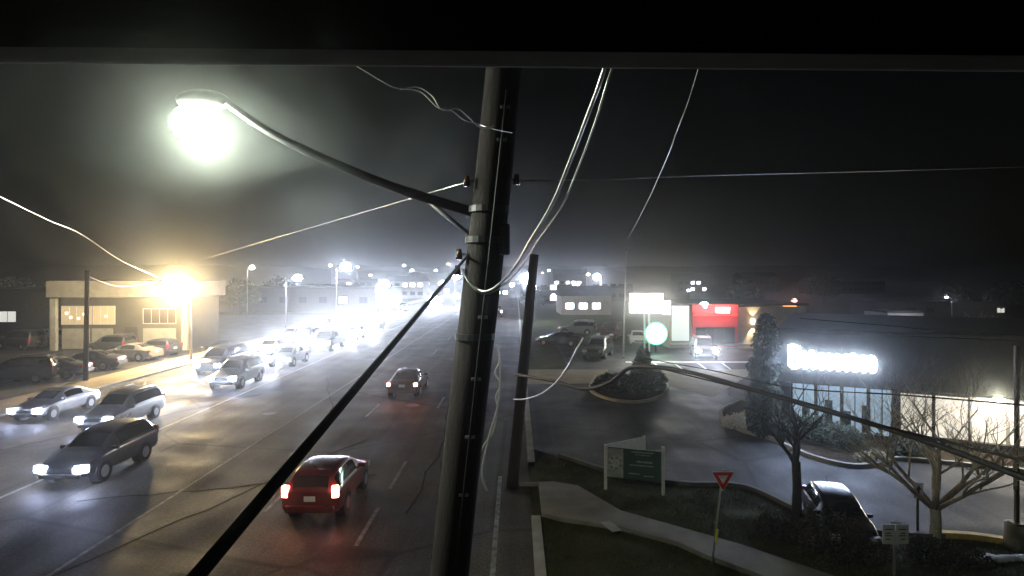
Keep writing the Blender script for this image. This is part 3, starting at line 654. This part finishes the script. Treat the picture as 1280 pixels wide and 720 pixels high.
# red shop
o = G(838,436); Ys = o.y
r1 = thing('red_shop', 'low shop with a red front between a white and a beige panel', 'building', o)
def xr(px): return (px-838)/F*Ys
hs = 7-(381-345)/F*Ys
MB().box((xr(838)/2+xr(1010)/2,6.3,hs/2-.1),(xr(1010),12,hs-.2)).build('wall', BEIGE, r1); MB().box((xr(1010)/2,6.3,hs+.0),(xr(1010)+.3,12.3,.2)).build('roof', ROOF, r1)
MB().box((xr(851),.15,hs*.58),(xr(861)-xr(840),.25,hs*.8),None,.02).build('white_panel', emat('lit_white_panel', (.85,1,.95), .55), r1)
rp = MB().box((xr(894),.1,hs*.52),(xr(923)-xr(866),.36,hs*.96),None,.02).build('red_front', REDW, r1)
b = MB(); b.box((xr(894),-.11,hs*.78),(xr(922)-xr(867),.05,.3)); b.build('lit_red_band', emat('red_glow', (1,.06,.05), .9), rp)
window(rp, xr(882), 1.3, 1.9, 1.5, -.12, None, 1, DARKM); window(rp, xr(905), 1.3, 1.9, 1.5, -.12, None, 1, DARKM)
b = MB(); x = 894; rr = random.Random(5)
for k in range(6): 
    hh_ = rr.uniform(.35,.55); b.box((xr(895+k*3.0),-.16,hs*.88),(.17,.06,hh_),None,.05); b.box((xr(895+k*3.0)+.06,-.16,hs*.88+(hh_/2-.1)*(1 if k%2 else -1)),(.17,.06,.12),None,.04)
b.build('lit_lettering', emat('letter_glow', (1,.88,.86), 12), rp)
lamp('shopfront_glow','AREA',(xr(894),-.8,hs+.1),300,(1,.5,.45),r1,(4,.3),direction=(0,.35,-1))
s_ = MB().box((xr(942),.2,hs*.62),(.25,.3,.5),None,.04).build('wall_light', emat('wall_light', (1,.85,.55), 15), r1)
lamp('sconce_down','SPOT',(xr(942),-.02,hs*.56),900,(1,.82,.5),r1,.05,R(62),(0,.13,-1),.5); lamp('sconce_up','SPOT',(xr(942),-.02,hs*.68),300,(1,.82,.5),r1,.05,R(80),(0,.13,1),.5)
MB().box((xr(925),-.3,.42),(xr(1015),.6,.16)).build('front_ledge', CONC, r1)
# plaza building at right with glowing sign
pl = Vector((11.9,27.4,0)); pr = Vector((24,21.0,0)); wlen = (pr-pl).length; an = ang(pl, pr)
r1 = thing('plaza_building', 'olive-fronted plaza building with a lit shopfront at the right edge', 'building', pl, an)
Hb = 4.6
MB().box((wlen/2,6.2,Hb/2),(wlen,12,Hb)).build('wall', OLIVE, r1)
MB().box((wlen/2,-.1,3.45),(wlen+.2,.55,2.2),None,.02).build('fascia', OLIVE, r1); MB().box((wlen/2,5.6,Hb+.05),(wlen+.3,12.3,.14),None,.02).build('parapet_cap', BRONZE, r1)
SF = emat('shopfront_glow_cool', (.6,.82,1), .42); SW = emat('shopfront_glow_warm', (1,.92,.76), .85)
for k in range(4): window(r1, .9+1.0*k, 1.25, .92, 2.0, .12, SF, 1, DARKM)
for k, x in enumerate((5.1,6.3,7.5,8.7,9.9,11.1,12.3)): window(r1, x, 1.3, 1.14, 1.75, .13, SW, 0, (DARKM if k < 2 else mat('cream_frame', (.5,.47,.4), .5)))  # right-hand panes glow in place of a lit white wall
for x in (.35,4.4): MB().box((x-.06,-.12,1.15),(.2,.3,2.3),None,.01).build('pillar', DARKM, r1)
for k, (x, h_) in enumerate(((1.0,1.2),(1.9,1.5),(2.6,1.1),(3.3,1.4))):
    MB().box((x,.05,h_/2+.1),(.3,.05,h_),None,.02).build('display_rack', DARKM, r1)
for x, e_ in ((2.2,35),(7.2,110),(10.5,80)): lamp('window_light','AREA',(x,-.22,1.6),e_,(1,.93,.78) if x > 5 else (.75,.9,1),r1,(2.6,1.4),direction=(0,-1,-.15))
lamp('soffit_light','POINT',(7.7,-.7,2.15),110,(1,.93,.85),r1,.1); MB().box((7.7,-.6,2.28),(.35,.35,.08),None,.02).build('soffit_lamp', emat('soffit_lens', (1,.95,.9), 80), r1)
# glowing sign letters (illegible in the photo: a tall first character and a low run)
gs = thing('illuminated_sign', 'dazzling blue white illegible letter sign on the dark fascia of the plaza building', 'sign', pl, an)
EL = emat('sign_letters', (.66,.75,1), 40); rr = random.Random(11)
x = .35; hts = [1.0,.62,.78,.62,.66,.6,.62,.74,.6,.6]
b0 = MB().box((1.95,-.41,3.28),(3.4,.06,.5)).build('backing', DARKM, gs)
for k, h_ in enumerate(hts):
    w_ = .46 if k == 0 else .27; b = MB(); z0 = 3.0 if k else 2.98
    b.tube([(x+.07,-.5,z0+.06),(x+.07,-.5,z0+h_)], .09, 8)
    b.tube(smooth_pts([(x+.07,-.5,z0+min(h_,.55)),(x+w_*.55,-.5,z0+min(h_,.6)),(x+w_*.85,-.5,z0+.36),(x+w_*.7,-.5,z0+.09),(x+.1,-.5,z0+.06)],4), .1, 8)
    if k == 0: b.tube([(x+.1,-.5,z0+h_),(x+w_*.9,-.5,z0+h_*.92),(x+w_*.9,-.5,z0+.5)], .06, 8)
    b.build('letter', EL, gs); x += w_+.045
lamp('sign_glow','AREA',(1.9,-.75,3.3),380,(.5,.65,1),gs,(4,.6),direction=(0,-1,-.1))
# far right panel building and misc
o = G(1132,430); r1 = block('pale_panel_building', 'pale grey windowless building panel high at the right', (P(1132,400,90).x,90,0), 0, 5.3, 6, 7-(391-345)/F*90, mat('pale_panel', (.3,.3,.3), .8, 0, .15, 1.5))
lamp('panel_wash','AREA',(-.5,-3,3.0),160,(.9,.92,1),r1,(3,.4),direction=(0,1,-.1))
block('distant_shop', 'dark building behind the far right lamps', (P(1215,400,95).x,100,0), R(-4), 24, 8, 2.6, DARKW, [(-6,1.4,1.5,.8,None),(-3,1.4,1.2,.8,None),(8,1.4,1.2,.8,LITD)])
# distant town beyond the road: one thing each
FH = 'distant buildings with lit windows'
far = [(295,345,130,14,4.5,'warm','left-most distant house under the faint warm lamp'),(400,352,170,18,5.5,'','distant dark block below the highest queue lamp'),(447,347,210,14,7,'w','distant building with white windows right of the highest queue lamp'),(505,345,190,12,6.5,'w','distant building with white windows above the end of the queue'),
 (556,340,230,16,9,'w','tall distant building just left of the thick pole'),(625,352,200,14,6,'w','distant building framed by the hanging cable loop'),(690,358,150,12,5.2,'w','distant building right of the bright lamp beside the loop'),(733,368,110,9,4.6,'W','lit shop below the small lamp left of the flagpole'),
 (712,345,260,14,9,'w','distant building behind the lit shop left of the flagpole'),(765,356,170,12,5,'','dark distant building behind the flagpole'),(868,349,250,14,9,'w','distant building above the red shop'),(950,352,260,16,8,'','distant dark building above the wall light'),(1060,358,240,30,6,'','long dark distant building above the glowing letter sign')]
rr = random.Random(21)
for px, py, Y, w, h, l, lb in far:
    ww = []
    for k in range(int(w//2.4)):
        for z in ([1.6] if h < 5 else [1.6,4.2]):
            lit = LITW if (l == 'w' and rr.random() < .42) or l == 'W' else (LITY if l == 'warm' and rr.random() < .5 else None)
            ww.append((-w/2+1.5+k*2.4, z, 1.5, 1.1, lit))
    block('distant_building', lb, (P(px,345,Y).x, Y, 0), R(rr.uniform(-6,6)), w, 9, h-1.2, rr.choice((DARKW,GREYW,BEIGE)), ww, gable=rr.choice((0,1.8,2.2)), group=FH)
# small far lamps (town lights)
sl = [(545,338),(560,330),(583,345),(612,341),(618,351),(607,372),(640,357),(678,341),(686,338),(692,369),(698,377),(712,348),(729,344),(735,343),(722,356),(863,347),(876,346),(882,345),(861,363),(950,350),(413,332),(447,334),(463,344),(505,332),(515,338),(342,388),(375,391),(553,352),(535,346)]
for i, (px, py) in enumerate(sl):
    Y = 240+((i*37)%90) if py < 352 else 120+((i*29)%40); h = P(px,py,Y); red = (i == 5)
    nm = ['left of','right of'][px > 600]
    r1 = thing('distant_lamp', 'tiny red light between the two utility poles' if red else 'tiny far white lamp %s the thick pole among the town lights' % nm, 'lamp', (h.x,Y,0), 0, 'tiny red light' if red else 'town lights %s the thick pole' % nm)
    zz = max(h.z, .8); MB().cyl((0,0,0),(0,0,zz),.09,n=6).build('pole', DARKM, r1)
    rad = rr.uniform(.4,.75)*Y/240; MB().sph((0,0,zz),rad,(1.3,1,.8),1).build('lens', emat('tiny_red', (1,.08,.08), 20) if red else emat(*[('tiny_white', (.7,.78,1), 40),('tiny_warm', (1,.75,.4), 9),('tiny_white', (.7,.78,1), 40)][i%3]), r1)

# ------------------------------------------------------------------ plants
def bare_tree(label, base, hgt, spread, m, seed, limbs=7, lean=(0,0), tr=.13, fork=.3, depth=4):
    root = thing('bare_tree', label, 'tree', base); rr = random.Random(seed); T = MB(); Lm = []; Tw = MB()
    f = Vector((lean[0]*fork*hgt, lean[1]*fork*hgt, fork*hgt)); T.tube(smooth_pts([(0,0,-.05),f*.5+Vector((.03,0,0)),f],4), [tr*1.35]+[tr*1.1]*3+[tr]*5, 12)
    T.build('trunk', m, root, True)
    def grow(p, d, L, r, lev, mb):
        pts = [p]; rs = [r]; n = 5; q = p
        for i in range(n):
            d = (d+Vector((rr.uniform(-1,1),rr.uniform(-1,1),rr.uniform(-.5,.8)))*.2).normalized(); q = q+d*L/n; pts.append(q); rs.append(r*(1-.5*(i+1)/n))
        mb.tube(pts, rs, 7 if lev < 2 else 4 if lev < 3 else 3)
        if lev >= depth: return
        for k in range(rr.randint(3,5)):
            i = rr.randint(2,5); az = rr.uniform(0,2*PI); s_ = Vector((math.cos(az),math.sin(az),rr.uniform(-.1,.9))).normalized()
            grow(pts[i], (d*.7+s_*.75).normalized(), L*rr.uniform(.5,.75), rs[i]*.62, lev+1, Tw)
    for k in range(limbs):
        az = 2*PI*k/limbs+rr.uniform(-.3,.3); d = Vector((math.cos(az)*spread,math.sin(az)*spread,rr.uniform(.6,1.1))).normalized()
        mb = MB(); grow(f-Vector((0,0,rr.uniform(0,.1)*hgt*fork)), d, hgt*.42, tr*rr.uniform(.45,.6), 0, mb); mb.build('limb', m, root, True)
    Tw.build('crown', m, root, True); return root
bare_tree('bare ornamental tree with spreading forked limbs before the lit shopfront', G(1168,672), 5.6, .95, BARK, 4, 8, (.03,0), .13, .14, 4)
bare_tree('dark slender bare tree left of the plaza drive sedan', G(995,652), 3.8, .35, DBARK, 9, 3, (.0,0), .12, .45, 3)
bare_tree('small bare tree far right lit by a lamp', P(1225,415,60)-Vector((0,0,P(1225,415,60).z)), 4.2, .9, BARK, 12, 5, (0,0), .1, .3, 2)
def leafy(name, label, base, blobs, m, leaf, n, cat, group=None, trunkh=.3, seed=1, clump=True):
    root = thing(name, label, cat, base, 0, group); rr = random.Random(seed); b = MB(); bm = b.bm
    for (c, r, sz) in blobs:
        c = Vector(c)
        for k in range(int(n*r*r)):
            d = Vector((rr.gauss(0,1),rr.gauss(0,1),rr.gauss(0,1))).normalized(); u = rr.uniform(.45,1)**.6
            nn = 1+.35*noise.noise(d*2.2+c*1.7+Vector((seed,0,0)))
            p = c+Vector((d.x*r*u*nn,d.y*r*u*nn,d.z*r*sz*u*nn))
            if p.z < .03: continue
            ax = Vector((rr.gauss(0,1),rr.gauss(0,1),rr.gauss(0,1))).normalized()*leaf*rr.uniform(.6,1.4); ay = ax.orthogonal().normalized()*leaf*.5
            bm.faces.new([bm.verts.new(q) for q in (p-ax,p+ay,p+ax,p-ay)])
    b.build('foliage', m, root); MB().cyl((0,0,0),(0,0,max(trunkh,.3)),.07,.04,8).build('stem', DBARK, root); return root
SH = 'evergreen shrubs in the round planting bed'
leafy('evergreen_shrub','tall pointed evergreen shrub in the middle of the round planting bed',G(803,492),[((0,0,.7),.85,1),((0,0,1.5),.65,1.1),((.05,0,2.2),.4,1.4)],LEAF,.09,3600,'shrub',SH,1.2,3)
leafy('evergreen_shrub','wide low evergreen shrub at the left of the round planting bed',G(764,490),[((0,0,.5),.8,.8),((.6,0,.5),.7,.9),((-.5,.2,.35),.6,.8)],LEAF,.09,3200,'shrub',SH,.4,5)
leafy('evergreen_shrub','rounded evergreen shrub at the right of the round planting bed',G(822,488),[((0,0,.55),.6,1.1)],LEAF,.08,3600,'shrub',SH,.4,6)
leafy('dry_grass_clump','pale dry grass mound at the tip of the kerbed bed',G(934,536),[((0,0,.25),.75,.7),((-.6,.25,.2),.5,.7),((.45,.3,.3),.55,.8)],PALE,.055,5200,'plant','pale dry grass mounds',.2,8)
leafy('dry_grass_clump','smaller pale dry grass mound below the lit shopfront',G(1096,578),[((0,0,.2),.42,.6),((-.4,.1,.15),.35,.6)],PALE,.04,6000,'plant','pale dry grass mounds',.2,9)
for k, (px, py, r_, lb) in enumerate([(985,545,.75,'dark hedge shrub leftmost before the lit shopfront'),(1018,552,.8,'dark hedge shrub second from the left before the shopfront'),(1050,560,.75,'dark hedge shrub third from the left before the shopfront'),(1130,572,.55,'dark hedge shrub behind the bare tree'),(972,516,.7,'dark shrub behind the pale dry grass mound')]):
    leafy('hedge_shrub',lb,G(px,py),[((0,0,r_*.6),r_,.8),((.5,.1,r_*.5),r_*.8,.8)],LEAF,.06,3000,'shrub','dark shrubs of the kerbed bed',.4,20+k)
for k, (px, py, r_, lb) in enumerate([(1040,690,.95,'low dark ground shrub left of the two-panel notice'),(1085,700,.6,'low dark ground shrub nearest the two-panel notice'),(1160,700,.55,'low dark ground shrub below the bare tree trunk'),(1210,708,.5,'low dark ground shrub near the snow patch'),(965,668,.5,'low dark ground shrub between the yield sign and the dark tree')]):
    leafy('ground_shrub',lb,G(px,py),[((0,0,r_*.4),r_,.55)],mat('brown_leaf', (.05,.042,.025), .9, 0, .4, 4),.045,4200,'shrub','low shrubs by the footpath',.2,40+k)
leafy('columnar_evergreen','dark narrow evergreen tree before the left corner of the plaza building',G(955,548),[((0,0,.8),.75,1.1),((.05,0,1.9),.75,1.1),((0,0,3.0),.7,1.1),((.1,0,4.1),.6,1.2),((.1,0,4.9),.4,1.3)],LEAF,.075,4200,'tree',None,3.5,91)
# far trees right of the road and left background
TL = 'dark trees behind the town'
ft = [(300,385,110,4.2,'dark tree behind the yellow street lamp'),(350,380,130,4.5,'dark tree between the yellow lamp and the queue lamps'),(520,360,230,6,'dark distant tree above the queue end'),(668,385,120,3.2,'dark tree behind the thinner wooden pole'),(715,382,130,3.4,'dark tree left of the lit distant shop'),(1030,375,150,5,'dark tree above the glowing letter sign'),(1190,392,105,3.6,'dark tree beside the pale panel building'),(1260,395,100,4.0,'dark tree at the right edge'),(20,400,85,4.5,'dark tree at the left edge behind the dark building'),(930,372,120,4.2,'dark tree behind the red shop')]
for k, (px, py, Y, r_, lb) in enumerate(ft):
    h = P(px,345,Y); root = leafy('broadleaf_tree',lb,(h.x,Y,0),[((0,0,r_*.95),r_*.7,.8),((r_*.4,0,r_*.75),r_*.5,.8),((-r_*.4,.3,r_*.8),r_*.5,.9)],LEAF,.28,110,'tree',TL,r_*.7,60+k)
# grass of the verges (nobody could count it)
def inside(x, y, poly):
    c = False; n = len(poly)
    for i in range(n):
        a_, b_ = poly[i], poly[i-1]
        if (a_[1] > y) != (b_[1] > y) and x < (b_[0]-a_[0])*(y-a_[1])/(b_[1]-a_[1])+a_[0]: c = not c
    return c
b = MB(); rr = random.Random(77); k = 0
while k < 42000:
    y = rr.uniform(12.5,25); x = rr.uniform(.75,13)
    if inside(x,y,side) or inside(x,y,dr) or noise.noise((x*1.3,y*1.3,0)) < rr.uniform(-.6,.25): continue
    k += 1; h = rr.uniform(.03,.11); a_ = rr.uniform(0,2*PI); w_ = .006; l = rr.uniform(.01,.05)
    ca, sa = math.cos(a_), math.sin(a_)
    b.bm.faces.new([b.bm.verts.new(q) for q in ((x-w_*ca,y-w_*sa,0),(x+w_*ca,y+w_*sa,0),(x+l*sa,y+l*ca,h))])
tag(b.build('grass', mat('grass_blade', (.075,.075,.03), .85, 0, .5, 1.5)), kind='stuff')
# manholes and tar patches on the road
for X_, Y_ in ((-8.6,24),(-12.5,31),(-5.6,33)):
    mh = thing('manhole_cover', 'dark round manhole cover in the road '+{24:'left of the dark red hatchback',31:'in the turning lane, nearest the queue',33:'between the two cars driving away'}[Y_], 'manhole cover', (X_,Y_,.01))
    MB().cyl((0,0,-.02),(0,0,.006),.36,n=28).build('rim', mat('manhole_rim', (.05,.05,.05), .7), mh); MB().cyl((0,0,-.02),(0,0,.010),.30,n=28).build('lid', mat('manhole_iron', (.025,.024,.024), .5, .5, .3, 12, .5), mh)
TAR = mat('tar_seal', (.02,.02,.02), .85, 0, .3, 4, spec=.1)
rr = random.Random(31)
for (x0,y0,x1,y1) in ((-10.8,14,-6.5,26),(-3.2,18,-2.6,44),(-9,30,-13,42),(-13.5,19,-5,21.5),(-6.2,44,-1,47),(-2.0,15,-3.6,33),(-21,24,-15,36)):
    n_ = 14; strip('tar_seal', [(x0+(x1-x0)*i/n_+rr.uniform(-.12,.12), y0+(y1-y0)*i/n_+rr.uniform(-.1,.1)) for i in range(n_+1)], .07, .004, TAR, .011)
# snow at the bottom right
b = MB(); rr = random.Random(2)
for k in range(9):
    p = G(1228+k*8, 699+rr.uniform(-3,2)); b.sph((p.x,p.y,.03), rr.uniform(.12,.2), (1.3,1,.35), 2, .5)
tag(b.build('snow_patch', SNOW, None, True), 'small lumpy patch of old snow at the bottom right corner', 'snow', None)

# ------------------------------------------------------------------ the camera's own eave over the camera
r1 = thing('camera_hood', 'dark camera eave with a rounded lip across the top of the photo', 'hood', (0,1.5,7.5))  # stands for the camera housing's hood, shaped like a roof edge
BE = mat('black_hood', (.0015,.0015,.0015), 1, 0, .2, 5, spec=0)
tilt = Matrix.Rotation(R(.5), 4, 'Y')
MB().box((0,-1.3,.065),(7,2.56,.05), tilt).build('hood_underside', BE, r1)
b = MB(); b.tube([(-3.5,0,.05+.0305),(0,0,.05),(3.5,0,.05-.0305)], .036, 20); b.build('lip', mat('grey_lip', (.2,.2,.2), 1, spec=0), r1, True)
MB().box((0,-2.75,-3.8),(7,.3,7.6)).build('wall', GREYW, r1)

# ------------------------------------------------------------------ haze, world, sun, camera
hz = MB().box((0,790,17.9),(3100,1700,38.0)).build('haze', None if False else GRASS); tag(hz, kind='stuff'); hz.data.materials.clear()
hm = bpy.data.materials.new('night_haze'); hm.use_nodes = True; nt = hm.node_tree; nt.nodes.clear()  # haze added so that the lamps bloom
out = nt.nodes.new('ShaderNodeOutputMaterial'); pv = nt.nodes.new('ShaderNodeVolumePrincipled')
pv.inputs['Color'].default_value = (.85,.86,.83,1); pv.inputs['Density'].default_value = .0013; pv.inputs['Anisotropy'].default_value = .935
nt.links.new(pv.outputs[0], out.inputs['Volume']); hz.data.materials.append(hm)

sm_ = MB().sph((-2.9,7.4,8.2), 1.0, (3.7,2.6,2.2), 3).build('lamp_glare', GRASS); tag(sm_, kind='stuff'); sm_.data.materials.clear()  # added volume that makes the patchy glare round the big lamp
m = bpy.data.materials.new('added_lamp_glare'); m.use_nodes = True; nt = m.node_tree; nt.nodes.clear()
o_ = nt.nodes.new('ShaderNodeOutputMaterial'); v_ = nt.nodes.new('ShaderNodeVolumePrincipled'); tc = nt.nodes.new('ShaderNodeTexCoord'); nz_ = nt.nodes.new('ShaderNodeTexNoise')
nz_.inputs['Scale'].default_value = .9; nz_.inputs['Detail'].default_value = 3; nz_.inputs['Distortion'].default_value = .6
nt.links.new(tc.outputs['Object'], nz_.inputs['Vector'])
mr = nt.nodes.new('ShaderNodeMapRange'); mr.inputs['From Min'].default_value = .5; mr.inputs['From Max'].default_value = .8; mr.inputs['To Max'].default_value = GLARE_DENSITY
# thins out towards the edge of the glare volume
vm = nt.nodes.new('ShaderNodeVectorMath'); vm.operation = 'SUBTRACT'; vm.inputs[1].default_value = (-2.9,7.4,8.2); nt.links.new(tc.outputs['Object'], vm.inputs[0])
vs = nt.nodes.new('ShaderNodeVectorMath'); vs.operation = 'DIVIDE'; vs.inputs[1].default_value = (3.7,2.6,2.2); nt.links.new(vm.outputs[0], vs.inputs[0])
vl = nt.nodes.new('ShaderNodeVectorMath'); vl.operation = 'LENGTH'; nt.links.new(vs.outputs[0], vl.inputs[0])
fa = nt.nodes.new('ShaderNodeMapRange'); fa.inputs['From Min'].default_value = .25; fa.inputs['From Max'].default_value = 1; fa.inputs['To Min'].default_value = 1; fa.inputs['To Max'].default_value = 0; nt.links.new(vl.outputs['Value'], fa.inputs['Value'])
mu = nt.nodes.new('ShaderNodeMath'); mu.operation = 'MULTIPLY'; nt.links.new(nz_.outputs['Fac'], mr.inputs['Value']); nt.links.new(mr.outputs[0], mu.inputs[0]); nt.links.new(fa.outputs[0], mu.inputs[1]); nt.links.new(mu.outputs[0], v_.inputs['Density'])
v_.inputs['Color'].default_value = (.8,.86,.84,1); v_.inputs['Anisotropy'].default_value = .4
nt.links.new(v_.outputs[0], o_.inputs['Volume']); sm_.data.materials.append(m)

w = bpy.data.worlds.new("World"); scene.world = w; w.use_nodes = True; nt = w.node_tree
bg = nt.nodes['Background']; sky = nt.nodes.new('ShaderNodeTexSky'); sky.sky_type = 'NISHITA'; sky.sun_disc = False
sky.sun_elevation = R(3); sky.sun_rotation = R(200)
nt.links.new(sky.outputs[0], bg.inputs[0]); bg.inputs[1].default_value = .0006
sd = bpy.data.lights.new('sun', 'SUN'); sd.energy = .006; sd.angle = R(1); sd.color = (.8,.88,1); so = link('sun', sd); so.rotation_euler = (R(50),0,R(200))

cam = bpy.data.cameras.new('camera'); co = link('camera', cam); co.location = (0,0,CH); co.rotation_euler = (R(90),0,0)
cam.sensor_width = 36; cam.lens = F/1280*36; cam.shift_x = -5/1280; cam.shift_y = -15/1280; cam.clip_start = .05; cam.clip_end = 4000
scene.camera = co
scene.view_settings.view_transform = 'Standard'; scene.view_settings.look = 'None'; scene.view_settings.exposure = 0; scene.view_settings.gamma = 1
scene.render.engine = 'CYCLES'; cy = scene.cycles
cy.volume_bounces = 0; cy.max_bounces = 5; cy.sample_clamp_indirect = 3; cy.sample_clamp_direct = 0
